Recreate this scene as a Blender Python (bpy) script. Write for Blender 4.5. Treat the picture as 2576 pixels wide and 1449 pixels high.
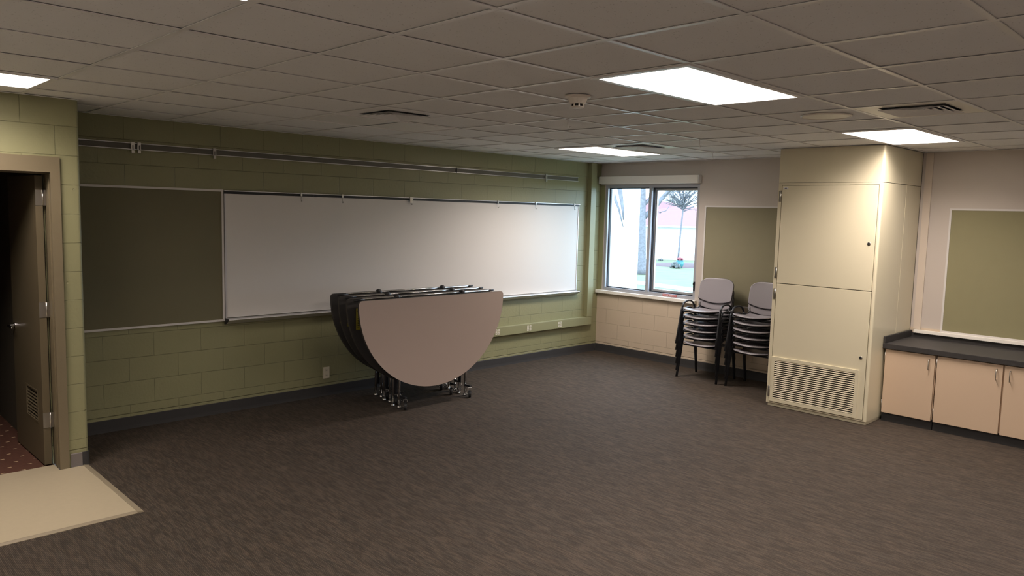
import bpy, bmesh, math, random
from mathutils import Vector, Matrix
sc = bpy.context.scene
for o in list(bpy.data.objects): bpy.data.objects.remove(o)
C = sc.collection
R = math.radians

# ------------------------------------------------------------------ camera
cd = bpy.data.cameras.new('camera'); cam = bpy.data.objects.new('camera', cd); C.objects.link(cam)
cd.sensor_width = 36; cd.lens = 1907.3 / 2576 * 36; cd.clip_start = .05; cd.clip_end = 400
rt = Vector((0.71554, -0.69811, 0.02546)); up = Vector((0.05102, 0.08858, 0.99476)); fw = Vector((0.69671, 0.71049, -0.0990))
m = Matrix((rt, up, -fw)).transposed().to_4x4(); m.translation = Vector((0, 0, 1.92)); cam.matrix_world = m
sc.camera = cam

# ------------------------------------------------------------------ light, exposure
sc.view_settings.view_transform = 'Standard'; sc.view_settings.look = 'None'; sc.view_settings.gamma = 1
sc.view_settings.exposure = 0.52
sc.view_settings.use_curve_mapping = False
w = bpy.data.worlds.new('overcast_sky'); sc.world = w; w.use_nodes = True
bgn = w.node_tree.nodes['Background']; bgn.inputs[0].default_value = (.63, .79, 1, 1); bgn.inputs[1].default_value = 6.8
LAMP_W = 36; LENS = 1.4; LAMP_COL = (1, .885, .80); SPREAD = 148
sc.cycles.max_bounces = 8; sc.cycles.diffuse_bounces = 4; sc.cycles.glossy_bounces = 3; sc.cycles.use_adaptive_sampling = True; sc.cycles.adaptive_threshold = .03; sc.cycles.transparent_max_bounces = 12
sc.cycles.sample_clamp_indirect = 6; sc.cycles.use_denoising = True

# room numbers (metres)
YG, XW, H, YS, XS = 6.782, 8.343, 2.624, 6.011, 1.592
GX, GY, G = 3.0756, 2.0026, .6096
XR, YR = GX - 9 * G, GY - 10 * G          # rear wall, right-hand wall (behind the camera)
W1 = (5.20, 6.70); W2 = (-1.0, .50); WZ = (.875, 2.335)

def portal(name, y0, y1):
    l = bpy.data.lights.new(name, 'AREA'); l.shape = 'RECTANGLE'; l.size = WZ[1] - WZ[0]; l.size_y = y1 - y0
    l.cycles.is_portal = True
    o = bpy.data.objects.new(name, l); C.objects.link(o)
    o.location = (XW + .16, (y0 + y1) / 2, (WZ[0] + WZ[1]) / 2); o.rotation_euler = (0, R(90), 0)
portal('window_daylight', *W1); portal('window_daylight', *W2)

# ------------------------------------------------------------------ materials
def nodes(name):
    mt = bpy.data.materials.new(name); mt.use_nodes = True
    nt = mt.node_tree; return mt, nt, nt.nodes['Principled BSDF']
def mat(name, col, rough=.6, metal=0, spec=.5, noise=0, nscale=8, bump=0, bscale=60, coat=0):
    mt, nt, b = nodes(name)
    b.inputs['Roughness'].default_value = rough; b.inputs['Metallic'].default_value = metal
    b.inputs['Specular IOR Level'].default_value = spec; b.inputs['Coat Weight'].default_value = coat
    b.inputs['Coat Roughness'].default_value = .25
    b.inputs['Base Color'].default_value = (*col, 1)
    if noise or bump:
        tc = nt.nodes.new('ShaderNodeTexCoord')
    if noise:
        n = nt.nodes.new('ShaderNodeTexNoise'); n.inputs['Scale'].default_value = nscale; n.inputs['Detail'].default_value = 6
        r = nt.nodes.new('ShaderNodeMapRange'); r.inputs[3].default_value = 1 - noise; r.inputs[4].default_value = 1 + noise
        x = nt.nodes.new('ShaderNodeMix'); x.data_type = 'RGBA'; x.blend_type = 'MULTIPLY'; x.inputs[0].default_value = 1
        x.inputs[6].default_value = (*col, 1)
        nt.links.new(tc.outputs['Object'], n.inputs['Vector']); nt.links.new(n.outputs[0], r.inputs[0])
        nt.links.new(r.outputs[0], x.inputs[7]); nt.links.new(x.outputs[2], b.inputs['Base Color'])
    if bump:
        n2 = nt.nodes.new('ShaderNodeTexNoise'); n2.inputs['Scale'].default_value = bscale; n2.inputs['Detail'].default_value = 4
        bp = nt.nodes.new('ShaderNodeBump'); bp.inputs['Strength'].default_value = bump; bp.inputs['Distance'].default_value = .004
        nt.links.new(tc.outputs['Object'], n2.inputs['Vector']); nt.links.new(n2.outputs[0], bp.inputs['Height'])
        nt.links.new(bp.outputs[0], b.inputs['Normal'])
    return mt
def block_mat(name, col, axis, rough=.45, zmax=99, xoff=0.0, flat=None, jt=.94):
    """painted concrete block, running bond 16 x 8 inch; a cap joint 5 inch above the floor"""
    mt, nt, b = nodes(name); N = nt.nodes; L = nt.links
    tc = N.new('ShaderNodeTexCoord'); sp = N.new('ShaderNodeSeparateXYZ'); L.new(tc.outputs['Object'], sp.inputs[0])
    ad = N.new('ShaderNodeMath'); ad.operation = 'ADD'; ad.inputs[1].default_value = xoff + 40.64
    L.new(sp.outputs[axis], ad.inputs[0])
    cb = N.new('ShaderNodeCombineXYZ'); L.new(ad.outputs[0], cb.inputs[0]); L.new(sp.outputs[2], cb.inputs[1])
    br = N.new('ShaderNodeTexBrick'); br.inputs['Scale'].default_value = 1; br.inputs['Mortar Size'].default_value = .0028
    br.inputs['Mortar Smooth'].default_value = .6; br.inputs['Brick Width'].default_value = .4064; br.inputs['Row Height'].default_value = .2032
    br.inputs['Color1'].default_value = (1, 1, 1, 1); br.inputs['Color2'].default_value = (.95, .95, .95, 1); br.inputs['Mortar'].default_value = (.93, .93, .93, 1)
    br.offset = .5
    L.new(cb.outputs[0], br.inputs['Vector'])
    # cap joint
    d = N.new('ShaderNodeMath'); d.operation = 'SUBTRACT'; d.inputs[1].default_value = .127; L.new(sp.outputs[2], d.inputs[0])
    a = N.new('ShaderNodeMath'); a.operation = 'ABSOLUTE'; L.new(d.outputs[0], a.inputs[0])
    lt = N.new('ShaderNodeMapRange'); lt.inputs[1].default_value = .002; lt.inputs[2].default_value = .006; lt.inputs[3].default_value = 1; lt.inputs[4].default_value = 0
    L.new(a.outputs[0], lt.inputs[0])
    mx = N.new('ShaderNodeMath'); mx.operation = 'MAXIMUM'; L.new(br.outputs['Fac'], mx.inputs[0]); L.new(lt.outputs[0], mx.inputs[1])
    ns = N.new('ShaderNodeTexNoise'); ns.inputs['Scale'].default_value = 45; ns.inputs['Detail'].default_value = 5; L.new(tc.outputs['Object'], ns.inputs['Vector'])
    vo = N.new('ShaderNodeTexVoronoi'); vo.inputs['Scale'].default_value = 9; L.new(tc.outputs['Object'], vo.inputs['Vector'])
    pit = N.new('ShaderNodeMapRange'); pit.inputs[1].default_value = .03; pit.inputs[2].default_value = .07; L.new(vo.outputs[0], pit.inputs[0])
    h1 = N.new('ShaderNodeMath'); h1.operation = 'MULTIPLY'; h1.inputs[1].default_value = -1.6; L.new(mx.outputs[0], h1.inputs[0])
    h2 = N.new('ShaderNodeMath'); h2.operation = 'MULTIPLY_ADD'; h2.inputs[1].default_value = .35; L.new(ns.outputs[0], h2.inputs[0]); L.new(h1.outputs[0], h2.inputs[2])
    h3 = N.new('ShaderNodeMath'); h3.operation = 'MULTIPLY_ADD'; h3.inputs[1].default_value = .5; L.new(pit.outputs[0], h3.inputs[0]); L.new(h2.outputs[0], h3.inputs[2])
    bp = N.new('ShaderNodeBump'); bp.inputs['Strength'].default_value = 1.0; bp.inputs['Distance'].default_value = .005
    L.new(h3.outputs[0], bp.inputs['Height'])
    c1 = N.new('ShaderNodeMix'); c1.data_type = 'RGBA'; c1.inputs[6].default_value = (*col, 1); c1.inputs[7].default_value = (*[c * jt for c in col], 1)
    L.new(mx.outputs[0], c1.inputs[0])
    outc, outn = c1.outputs[2], bp.outputs[0]
    if zmax < 50:   # smooth painted plaster above the block part
        gt = N.new('ShaderNodeMath'); gt.operation = 'GREATER_THAN'; gt.inputs[1].default_value = zmax; L.new(sp.outputs[2], gt.inputs[0])
        c2 = N.new('ShaderNodeMix'); c2.data_type = 'RGBA'; L.new(gt.outputs[0], c2.inputs[0]); L.new(outc, c2.inputs[6]); c2.inputs[7].default_value = (*(flat or col), 1)
        outc = c2.outputs[2]
        inv = N.new('ShaderNodeMath'); inv.operation = 'SUBTRACT'; inv.inputs[0].default_value = 1; L.new(gt.outputs[0], inv.inputs[1])
        s2 = N.new('ShaderNodeMath'); s2.operation = 'MULTIPLY'; s2.inputs[1].default_value = .8; L.new(inv.outputs[0], s2.inputs[0]); L.new(s2.outputs[0], bp.inputs['Strength'])
    L.new(outc, b.inputs['Base Color']); L.new(outn, b.inputs['Normal'])
    b.inputs['Roughness'].default_value = rough
    return mt
def carpet_mat():
    mt, nt, b = nodes('striated_carpet'); N = nt.nodes; L = nt.links
    tc = N.new('ShaderNodeTexCoord')
    def layer(sx, sy, detail, lo, hi):
        mp = N.new('ShaderNodeMapping'); mp.inputs['Scale'].default_value = (sx, sy, 1); L.new(tc.outputs['Object'], mp.inputs[0])
        n = N.new('ShaderNodeTexNoise'); n.inputs['Scale'].default_value = 1; n.inputs['Detail'].default_value = detail; L.new(mp.outputs[0], n.inputs['Vector'])
        r = N.new('ShaderNodeMapRange'); r.inputs[1].default_value = .32; r.inputs[2].default_value = .68; r.inputs[3].default_value = lo; r.inputs[4].default_value = hi
        L.new(n.outputs[0], r.inputs[0]); return r.outputs[0]
    def mul(a, c):
        q = N.new('ShaderNodeMath'); q.operation = 'MULTIPLY'; L.new(a, q.inputs[0]); L.new(c, q.inputs[1]); return q.outputs[0]
    sp = N.new('ShaderNodeSeparateXYZ'); L.new(tc.outputs['Object'], sp.inputs[0])
    def rows(width, ky, seed, lo, hi, c0, c1):      # tufted rows running along y, each with its own dashes
        dv = N.new('ShaderNodeMath'); dv.operation = 'DIVIDE'; dv.inputs[1].default_value = width; L.new(sp.outputs[0], dv.inputs[0])
        fl = N.new('ShaderNodeMath'); fl.operation = 'FLOOR'; L.new(dv.outputs[0], fl.inputs[0])
        cx_ = N.new('ShaderNodeMath'); cx_.operation = 'MULTIPLY'; cx_.inputs[1].default_value = seed; L.new(fl.outputs[0], cx_.inputs[0])
        cy_ = N.new('ShaderNodeMath'); cy_.operation = 'MULTIPLY'; cy_.inputs[1].default_value = ky; L.new(sp.outputs[1], cy_.inputs[0])
        cb = N.new('ShaderNodeCombineXYZ'); L.new(cx_.outputs[0], cb.inputs[0]); L.new(cy_.outputs[0], cb.inputs[1])
        n = N.new('ShaderNodeTexNoise'); n.inputs['Scale'].default_value = 1; n.inputs['Detail'].default_value = 0; L.new(cb.outputs[0], n.inputs['Vector'])
        r = N.new('ShaderNodeMapRange'); r.inputs[1].default_value = c0; r.inputs[2].default_value = c1; r.inputs[3].default_value = lo; r.inputs[4].default_value = hi
        L.new(n.outputs[0], r.inputs[0]); return r.outputs[0]
    f = mul(mul(rows(.0072, 11.0, 7.31, .78, 1.20, .40, .60), rows(.0216, 4.5, 5.77, .92, 1.08, .42, .58)), mul(layer(9, 2, 2, .95, 1.05), layer(330, 90, 1, .82, 1.18)))
    wv = N.new('ShaderNodeTexWave'); wv.wave_type = 'BANDS'; wv.bands_direction = 'X'; wv.inputs['Scale'].default_value = 43.633; wv.inputs['Distortion'].default_value = 0
    wv.inputs['Detail'].default_value = 1
    L.new(tc.outputs['Object'], wv.inputs['Vector'])
    wr = N.new('ShaderNodeMapRange'); wr.inputs[3].default_value = .55; wr.inputs[4].default_value = 1.36; L.new(wv.outputs[1], wr.inputs[0])
    f = mul(f, wr.outputs[0])
    hue = layer(40, 5, 1, 0, 1)
    c = N.new('ShaderNodeMix'); c.data_type = 'RGBA'; c.inputs[6].default_value = (.062, .046, .034, 1); c.inputs[7].default_value = (.054, .043, .034, 1); L.new(hue, c.inputs[0])
    x = N.new('ShaderNodeMix'); x.data_type = 'RGBA'; x.blend_type = 'MULTIPLY'; x.inputs[0].default_value = 1; L.new(c.outputs[2], x.inputs[6]); L.new(f, x.inputs[7])
    L.new(x.outputs[2], b.inputs['Base Color']); b.inputs['Roughness'].default_value = .8
    b.inputs['Specular IOR Level'].default_value = .2
    
    bp = N.new('ShaderNodeBump'); bp.inputs['Strength'].default_value = .55; bp.inputs['Distance'].default_value = .003; L.new(wr.outputs[0], bp.inputs['Height']); L.new(bp.outputs[0], b.inputs['Normal'])
    return mt
def tile_mat():
    mt, nt, b = nodes('acoustic_tile'); N = nt.nodes; L = nt.links
    tc = N.new('ShaderNodeTexCoord')
    vo = N.new('ShaderNodeTexVoronoi'); vo.inputs['Scale'].default_value = 75; L.new(tc.outputs['Object'], vo.inputs['Vector'])
    n = N.new('ShaderNodeTexNoise'); n.inputs['Scale'].default_value = 160; n.inputs['Detail'].default_value = 3; L.new(tc.outputs['Object'], n.inputs['Vector'])
    pit = N.new('ShaderNodeMapRange'); pit.inputs[1].default_value = .10; pit.inputs[2].default_value = .26; pit.inputs[3].default_value = .62; L.new(vo.outputs[0], pit.inputs[0])
    sp = N.new('ShaderNodeTexNoise'); sp.inputs['Scale'].default_value = 30; L.new(tc.outputs['Object'], sp.inputs['Vector'])
    sel = N.new('ShaderNodeMapRange'); sel.inputs[1].default_value = .5; sel.inputs[2].default_value = .58; L.new(sp.outputs[0], sel.inputs[0])
    mx = N.new('ShaderNodeMix'); mx.data_type = 'FLOAT'; L.new(sel.outputs[0], mx.inputs[0]); mx.inputs[2].default_value = 1; L.new(pit.outputs[0], mx.inputs[3])
    x = N.new('ShaderNodeMix'); x.data_type = 'RGBA'; x.blend_type = 'MULTIPLY'; x.inputs[0].default_value = 1; x.inputs[6].default_value = (.88, .875, .885, 1); L.new(mx.outputs[0], x.inputs[7])
    L.new(x.outputs[2], b.inputs['Base Color']); b.inputs['Roughness'].default_value = .9; b.inputs['Specular IOR Level'].default_value = .2
    ad = N.new('ShaderNodeMath'); ad.operation = 'MULTIPLY_ADD'; ad.inputs[1].default_value = .4; L.new(n.outputs[0], ad.inputs[0]); L.new(mx.outputs[0], ad.inputs[2])
    bp = N.new('ShaderNodeBump'); bp.inputs['Strength'].default_value = .4; bp.inputs['Distance'].default_value = .002
    return mt
def emit(name, col, s):
    mt, nt, b = nodes(name)
    b.inputs['Base Color'].default_value = (.8, .8, .8, 1); b.inputs['Emission Color'].default_value = (*col, 1); b.inputs['Emission Strength'].default_value = s
    return mt
def lens_mat():
    mt = bpy.data.materials.new('lit_troffer_lens'); mt.use_nodes = True; nt = mt.node_tree; nt.nodes.clear()
    o = nt.nodes.new('ShaderNodeOutputMaterial'); t = nt.nodes.new('ShaderNodeBsdfTransparent'); e = nt.nodes.new('ShaderNodeEmission'); a = nt.nodes.new('ShaderNodeAddShader')
    t.inputs[0].default_value = (.9, .9, .9, 1); e.inputs[0].default_value = (*LAMP_COL, 1); e.inputs[1].default_value = LENS
    nt.links.new(t.outputs[0], a.inputs[0]); nt.links.new(e.outputs[0], a.inputs[1]); nt.links.new(a.outputs[0], o.inputs[0])
    return mt
def glass_mat():
    mt = bpy.data.materials.new('window_glass'); mt.use_nodes = True; nt = mt.node_tree; nt.nodes.clear()
    o = nt.nodes.new('ShaderNodeOutputMaterial'); t = nt.nodes.new('ShaderNodeBsdfTransparent'); g = nt.nodes.new('ShaderNodeBsdfGlossy'); f = nt.nodes.new('ShaderNodeFresnel'); mx = nt.nodes.new('ShaderNodeMixShader')
    g.inputs['Roughness'].default_value = .02; f.inputs[0].default_value = 1.45; t.inputs[0].default_value = (.93, .97, .97, 1)
    ge = nt.nodes.new('ShaderNodeNewGeometry'); iv = nt.nodes.new('ShaderNodeMath'); iv.operation = 'SUBTRACT'; iv.inputs[0].default_value = 1; nt.links.new(ge.outputs['Backfacing'], iv.inputs[1])
    ml = nt.nodes.new('ShaderNodeMath'); ml.operation = 'MULTIPLY'; nt.links.new(f.outputs[0], ml.inputs[0]); nt.links.new(iv.outputs[0], ml.inputs[1])   # reflect on the outer faces only
    nt.links.new(ml.outputs[0], mx.inputs[0]); nt.links.new(t.outputs[0], mx.inputs[1]); nt.links.new(g.outputs[0], mx.inputs[2]); nt.links.new(mx.outputs[0], o.inputs[0])
    return mt

GREEN = (.265, .255, .137)
M = dict(
    green_x=block_mat('green_block_paint', GREEN, 0, xoff=.11),
    green_stub=block_mat('green_block_paint_side', GREEN, 0, xoff=.185),
    green_y=block_mat('green_block_paint_end', GREEN, 1),
    far=block_mat('tan_wall_paint', (.58, .475, .36), 1, zmax=.86, flat=(.54, .48, .43), xoff=.1, jt=.97),
    plain=mat('painted_plaster', (.82, .78, .72), .7, noise=.03),
    green_flat=mat('green_metal_paint', GREEN, .42, noise=.03),
    tan_trim=mat('tan_trim_paint', (.62, .53, .44), .45, noise=.02),
    carpet=carpet_mat(), tile=tile_mat(),
    tee=mat('ceiling_tee_enamel', (.88, .87, .87), .38, spec=.5, noise=.08, nscale=3),
    rear_bounce_floor=mat('added_pale_bounce_floor', (.74, .71, .66), .4, noise=.03),
    rail_dark=mat('grey_green_channel', (.13, .12, .10), .5),
    rubber=mat('charcoal_rubber_base', (.045, .043, .043), .7, spec=.25),
    rubber_grey=mat('grey_rubber_base', (.17, .15, .14), .5),
    white_board=mat('whiteboard_enamel', (.665, .635, .605), .30, spec=.5),
    alu=mat('satin_aluminium', (.62, .61, .62), .35, metal=.75),
    alu_win=mat('anodised_window_frame', (.42, .42, .46), .4, metal=.35),
    white_trim=mat('white_board_trim', (.66, .63, .61), .4),
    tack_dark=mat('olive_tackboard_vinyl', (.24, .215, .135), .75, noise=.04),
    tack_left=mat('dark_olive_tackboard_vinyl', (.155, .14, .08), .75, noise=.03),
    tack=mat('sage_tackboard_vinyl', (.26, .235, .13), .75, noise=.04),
    gasket=mat('black_gasket', (.015, .015, .018), .5),
    cream=mat('cream_metal_enamel', (.72, .655, .48), .33, spec=.5, noise=.012, nscale=2, coat=.25),
    cream_dark=mat('cabinet_seam_shadow_gap', (.10, .085, .055), .6),
    dark=mat('dark_cavity', (.012, .011, .010), .8),
    beige=mat('beige_laminate', (.60, .45, .32), .42, noise=.02, nscale=3),
    counter=mat('charcoal_laminate', (.042, .039, .038), .5, spec=.3, noise=.18, nscale=60),
    steel=mat('brushed_steel', (.55, .53, .5), .3, metal=1),
    chrome=mat('chrome_plate', (.75, .75, .76), .12, metal=1),
    blackmetal=mat('black_enamel_tube', (.022, .023, .028), .38, spec=.5),
    blackplastic=mat('black_plastic', (.018, .018, .02), .5),
    seat=mat('grey_chair_plastic', (.26, .24, .26), .36, spec=.5),
    laminate=mat('taupe_tabletop_laminate', (.45, .36, .315), .38, noise=.012, nscale=60),
    underside=mat('dark_tabletop_backing', (.045, .040, .036), .55),
    yellow=mat('yellow_warning_label', (.30, .25, .02), .5, noise=.3, nscale=90),
    taupe_paint=mat('taupe_door_paint', (.172, .138, .084), .45, noise=.03), leaf_shaded=mat('taupe_door_paint_shaded', (.115, .09, .052), .5), gloom=mat('storeroom_paint_with_gloom', (.10, .085, .06), .8),  # leaf takes door paint darkened for its shade; storeroom gloom put into colour
    vinyl=mat('cream_vinyl_tile', (.43, .365, .255), .38, noise=.05, nscale=30),
    vinyl_edge=mat('taupe_vinyl_edge', (.26, .215, .15), .45),
    housing=mat('ivory_shade_housing', (.84, .80, .74), .5),
    plate=mat('ivory_switch_plate', (.68, .62, .50), .4),
    lamp=lens_mat(),
    lens=mat('unlit_troffer_lens', (.96, .95, .95), .4, spec=.4, coat=.3),
    metalwhite=mat('white_diffuser_enamel', (.90, .87, .78), .4),
    ventgrey=mat('grey_diffuser_blades', (.80, .79, .80), .45),
    plasticwhite=mat('ivory_plastic', (.88, .82, .75), .4),
    glass=glass_mat(),
    red=mat('red_label', (.42, .09, .09), .5), labelwhite=mat('label_lettering', (.75, .70, .68), .5),
    grass=mat('lawn_grass', (.10, .125, .068), .95, noise=.35, nscale=.8),
    grass2=mat('mulch', (.08, .05, .055), .95, noise=.4, nscale=6),
    concrete=mat('pale_concrete', (.32, .31, .29), .9, noise=.05),
    bark=mat('pale_grey_bark', (.15, .15, .165), .9, noise=.6, nscale=9, bump=.8, bscale=12),
    housewhite=mat('white_siding', (.82, .84, .84), .8), roof=mat('faded_red_shingle', (.185, .095, .105), .85, noise=.12, nscale=3),
    turq=mat('turquoise_glaze', (.05, .20, .22), .3), redfl=mat('red_blooms', (.20, .05, .06), .7), leaf=mat('dull_shrub_leaf', (.09, .10, .10), .9, noise=.4, nscale=9),
)
def redcarpet():
    mt, nt, b = nodes('rust_patterned_carpet'); N = nt.nodes; L = nt.links
    tc = N.new('ShaderNodeTexCoord')
    br = N.new('ShaderNodeTexBrick'); br.inputs['Scale'].default_value = 1; br.inputs['Brick Width'].default_value = .24; br.inputs['Row Height'].default_value = .16
    br.inputs['Mortar Size'].default_value = 0; L.new(tc.outputs['Object'], br.inputs['Vector'])
    sp = N.new('ShaderNodeSeparateXYZ'); L.new(tc.outputs['Object'], sp.inputs[0])
    def band(src, period, off, half):
        a = N.new('ShaderNodeMath'); a.operation = 'ADD'; a.inputs[1].default_value = 50 * period + off; L.new(src, a.inputs[0])
        q = N.new('ShaderNodeMath'); q.operation = 'MODULO'; q.inputs[1].default_value = period; L.new(a.outputs[0], q.inputs[0])
        l = N.new('ShaderNodeMath'); l.operation = 'LESS_THAN'; l.inputs[1].default_value = half; L.new(q.outputs[0], l.inputs[0]); return l.outputs[0]
    # staggered dashes: shift x with y
    sh = N.new('ShaderNodeMath'); sh.operation = 'MULTIPLY_ADD'; sh.inputs[1].default_value = .55; L.new(sp.outputs[1], sh.inputs[0]); L.new(sp.outputs[0], sh.inputs[2])
    a = N.new('ShaderNodeMath'); a.operation = 'MULTIPLY'; L.new(band(sh.outputs[0], .125, .02, .024), a.inputs[0]); L.new(band(sp.outputs[1], .115, .03, .012), a.inputs[1])
    n = N.new('ShaderNodeTexNoise'); n.inputs['Scale'].default_value = 30; L.new(tc.outputs['Object'], n.inputs['Vector'])
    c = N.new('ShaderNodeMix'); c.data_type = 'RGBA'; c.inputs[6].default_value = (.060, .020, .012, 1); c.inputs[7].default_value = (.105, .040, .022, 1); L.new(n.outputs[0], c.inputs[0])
    x = N.new('ShaderNodeMix'); x.data_type = 'RGBA'; L.new(a.outputs[0], x.inputs[0]); L.new(c.outputs[2], x.inputs[6]); x.inputs[7].default_value = (.6, .45, .28, 1)
    L.new(x.outputs[2], b.inputs['Base Color']); b.inputs['Roughness'].default_value = .85
    return mt
M['redcarpet'] = redcarpet()

# ------------------------------------------------------------------ mesh helper
class MB:
    def __init__(s): s.bm = bmesh.new(); s.mats = []
    def _mi(s, faces, mk):
        if mk is None: return
        if mk not in s.mats: s.mats.append(mk)
        for f in faces: f.material_index = s.mats.index(mk)
    def box(s, x0, x1, y0, y1, z0, z1, mk=None, rot=None, bev=0, mtx=None):
        r = bmesh.ops.create_cube(s.bm, size=1); vs = r['verts']
        for v in vs: v.co = Vector(((x0 + x1) / 2 + v.co.x * (x1 - x0), (y0 + y1) / 2 + v.co.y * (y1 - y0), (z0 + z1) / 2 + v.co.z * (z1 - z0)))
        fs = list({f for v in vs for f in v.link_faces})
        if bev:
            es = list({e for v in vs for e in v.link_edges})
            r2 = bmesh.ops.bevel(s.bm, geom=es, offset=bev, segments=2, affect='EDGES', profile=.6)
            fs = r2['faces'] + [f for f in fs if f.is_valid]; fs = list(set(fs)); vs = list({v for f in fs for v in f.verts})
            vs = list(set(vs))
            allv = set(vs)
            stack = list(vs)
            while stack:
                v = stack.pop()
                for e in v.link_edges:
                    o = e.other_vert(v)
                    if o not in allv: allv.add(o); stack.append(o)
            vs = list(allv); fs = list({f for v in vs for f in v.link_faces})
        if mtx is not None:
            for v in vs: v.co = mtx @ v.co
        s._mi(fs, mk); return vs
    def prism(s, pts, axis, a, b, mk=None):
        """pts: 2-D outline in the two other axes (in x,y,z order), extruded from a to b"""
        def co(p, t):
            q = list(p); q.insert(axis, t); return q
        n = len(pts)
        A = [s.bm.verts.new(co(p, a)) for p in pts]; B = [s.bm.verts.new(co(p, b)) for p in pts]
        fs = [s.bm.faces.new(A), s.bm.faces.new(B[::-1])]
        for i in range(n): fs.append(s.bm.faces.new((A[i], B[i], B[(i + 1) % n], A[(i + 1) % n])))
        s._mi(fs, mk); return A + B
    def tube(s, pts, rad, n=10, mk=None, ry=None, closed=False):
        """tube through points; rad or list; ry = second radius (flattened section)"""
        pts = [Vector(p) for p in pts]; k = len(pts); rings = []
        ref = None
        for i, p in enumerate(pts):
            if closed: t = (pts[(i + 1) % k] - pts[i - 1]).normalized()
            else: t = ((pts[min(i + 1, k - 1)] - pts[max(i - 1, 0)])).normalized()
            if ref is None: ref = Vector((0, 1, 0)) if abs(t.y) < .9 else Vector((1, 0, 0))
            u = (ref - t * ref.dot(t)).normalized(); v = t.cross(u); ref = u
            r = rad[i] if isinstance(rad, (list, tuple)) else rad
            r2 = ry if ry is not None else r
            rings.append([s.bm.verts.new(p + u * math.cos(2 * math.pi * j / n) * r + v * math.sin(2 * math.pi * j / n) * r2) for j in range(n)])
        fs = []
        for i in range(k if closed else k - 1):
            A, B = rings[i], rings[(i + 1) % k]
            for j in range(n): fs.append(s.bm.faces.new((A[j], A[(j + 1) % n], B[(j + 1) % n], B[j])))
        if not closed: fs.append(s.bm.faces.new(rings[0][::-1])); fs.append(s.bm.faces.new(rings[-1]))
        for f in fs: f.smooth = True
        s._mi(fs, mk)
    def lathe(s, prof, cx, cy, n=32, mk=None, cz=0, axis='z'):
        rings = []
        for r, z in prof:
            ring = []
            for j in range(n):
                a = 2 * math.pi * j / n; x, y = r * math.cos(a), r * math.sin(a)
                p = (cx + x, cy + y, cz + z) if axis == 'z' else ((cx + z, cy + x, cz + y) if axis == 'x' else (cx + x, cy + z, cz + y))
                ring.append(s.bm.verts.new(p))
            rings.append(ring)
        fs = []
        for A, B in zip(rings, rings[1:]):
            for j in range(n): fs.append(s.bm.faces.new((A[j], A[(j + 1) % n], B[(j + 1) % n], B[j])))
        fs.append(s.bm.faces.new(rings[0][::-1])); fs.append(s.bm.faces.new(rings[-1]))
        s._mi(fs, mk)
    def frame(s, axis, c0, c1, a0, a1, b0, b1, w, mk=None):
        """rectangular frame in the plane normal to axis (0=x,1=y,2=z)"""
        def bx(p0, p1, q0, q1):
            if axis == 0: s.box(c0, c1, p0, p1, q0, q1, mk)
            elif axis == 1: s.box(p0, p1, c0, c1, q0, q1, mk)
            else: s.box(p0, p1, q0, q1, c0, c1, mk)
        bx(a0, a1, b0, b0 + w); bx(a0, a1, b1 - w, b1); bx(a0, a0 + w, b0 + w, b1 - w); bx(a1 - w, a1, b0 + w, b1 - w)
    def build(s, name, mk=None, parent=None, org=None, smooth=False, solid=0, sub=0):
        bmesh.ops.recalc_face_normals(s.bm, faces=s.bm.faces[:])
        o_ = Vector(org) if org is not None else (parent['_o'] if parent is not None and '_o' in parent else Vector((0, 0, 0)))
        o_ = Vector(o_)
        for v in s.bm.verts: v.co -= o_
        me = bpy.data.meshes.new(name); s.bm.to_mesh(me); s.bm.free()
        if mk: me.materials.append(M[mk])
        for k in s.mats: me.materials.append(M[k])
        if mk is None and not s.mats: me.materials.append(M['plain'])
        o = bpy.data.objects.new(name, me); C.objects.link(o)
        if parent is not None: o.parent = parent; o['_o'] = o_
        else: o.location = o_; o['_o'] = o_
        if smooth:
            for p in me.polygons: p.use_smooth = True
        if solid:
            md = o.modifiers.new('thickness', 'SOLIDIFY'); md.thickness = solid; md.offset = 0
        if sub:
            md = o.modifiers.new('smoothing', 'SUBSURF'); md.levels = sub; md.render_levels = sub
        return o
def tag(o, label=None, cat=None, group=None, kind=None):
    if label: o['label'] = label
    if cat: o['category'] = cat
    if group: o['group'] = group
    if kind: o['kind'] = kind
    return o
def struct(o): o['kind'] = 'structure'; return o
def empty(name, loc, label=None, cat=None, group=None, kind=None):
    o = bpy.data.objects.new(name, None); C.objects.link(o); o.location = loc; o['_o'] = Vector(loc); o.empty_display_size = .1
    return tag(o, label, cat, group, kind)
def kids(o): return [c for c in bpy.data.objects if c.parent == o]
def copy_tree(o, parent=None):
    c = o.copy(); C.objects.link(c)
    if parent is not None: c.parent = parent
    for ch in kids(o): copy_tree(ch, c)
    return c

# ------------------------------------------------------------------ room shell
def wall_with_holes(name, axis, c0, c1, a0, a1, z0, z1, holes, mk, extra=None):
    """wall slab normal to axis with rectangular holes (h0,h1,k0,k1)"""
    b = MB()
    cuts = sorted({a0, a1} | {h[0] for h in holes} | {h[1] for h in holes})
    def bx(p0, p1, q0, q1):
        if axis == 0: b.box(c0, c1, p0, p1, q0, q1)
        else: b.box(p0, p1, c0, c1, q0, q1)
    for p0, p1 in zip(cuts, cuts[1:]):
        hs = [h for h in holes if h[0] <= p0 and h[1] >= p1]
        if not hs: bx(p0, p1, z0, z1)
        else:
            h = hs[0]
            if h[2] > z0: bx(p0, p1, z0, h[2])
            if h[3] < z1: bx(p0, p1, h[3], z1)
    return struct(b.build(name, mk))
b = MB(); b.box(-.9, XW, YR, YS, -.1, 0); b.box(XS - .15, XW, YS, YG, -.1, 0); struct(b.build('floor', 'carpet'))
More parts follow.
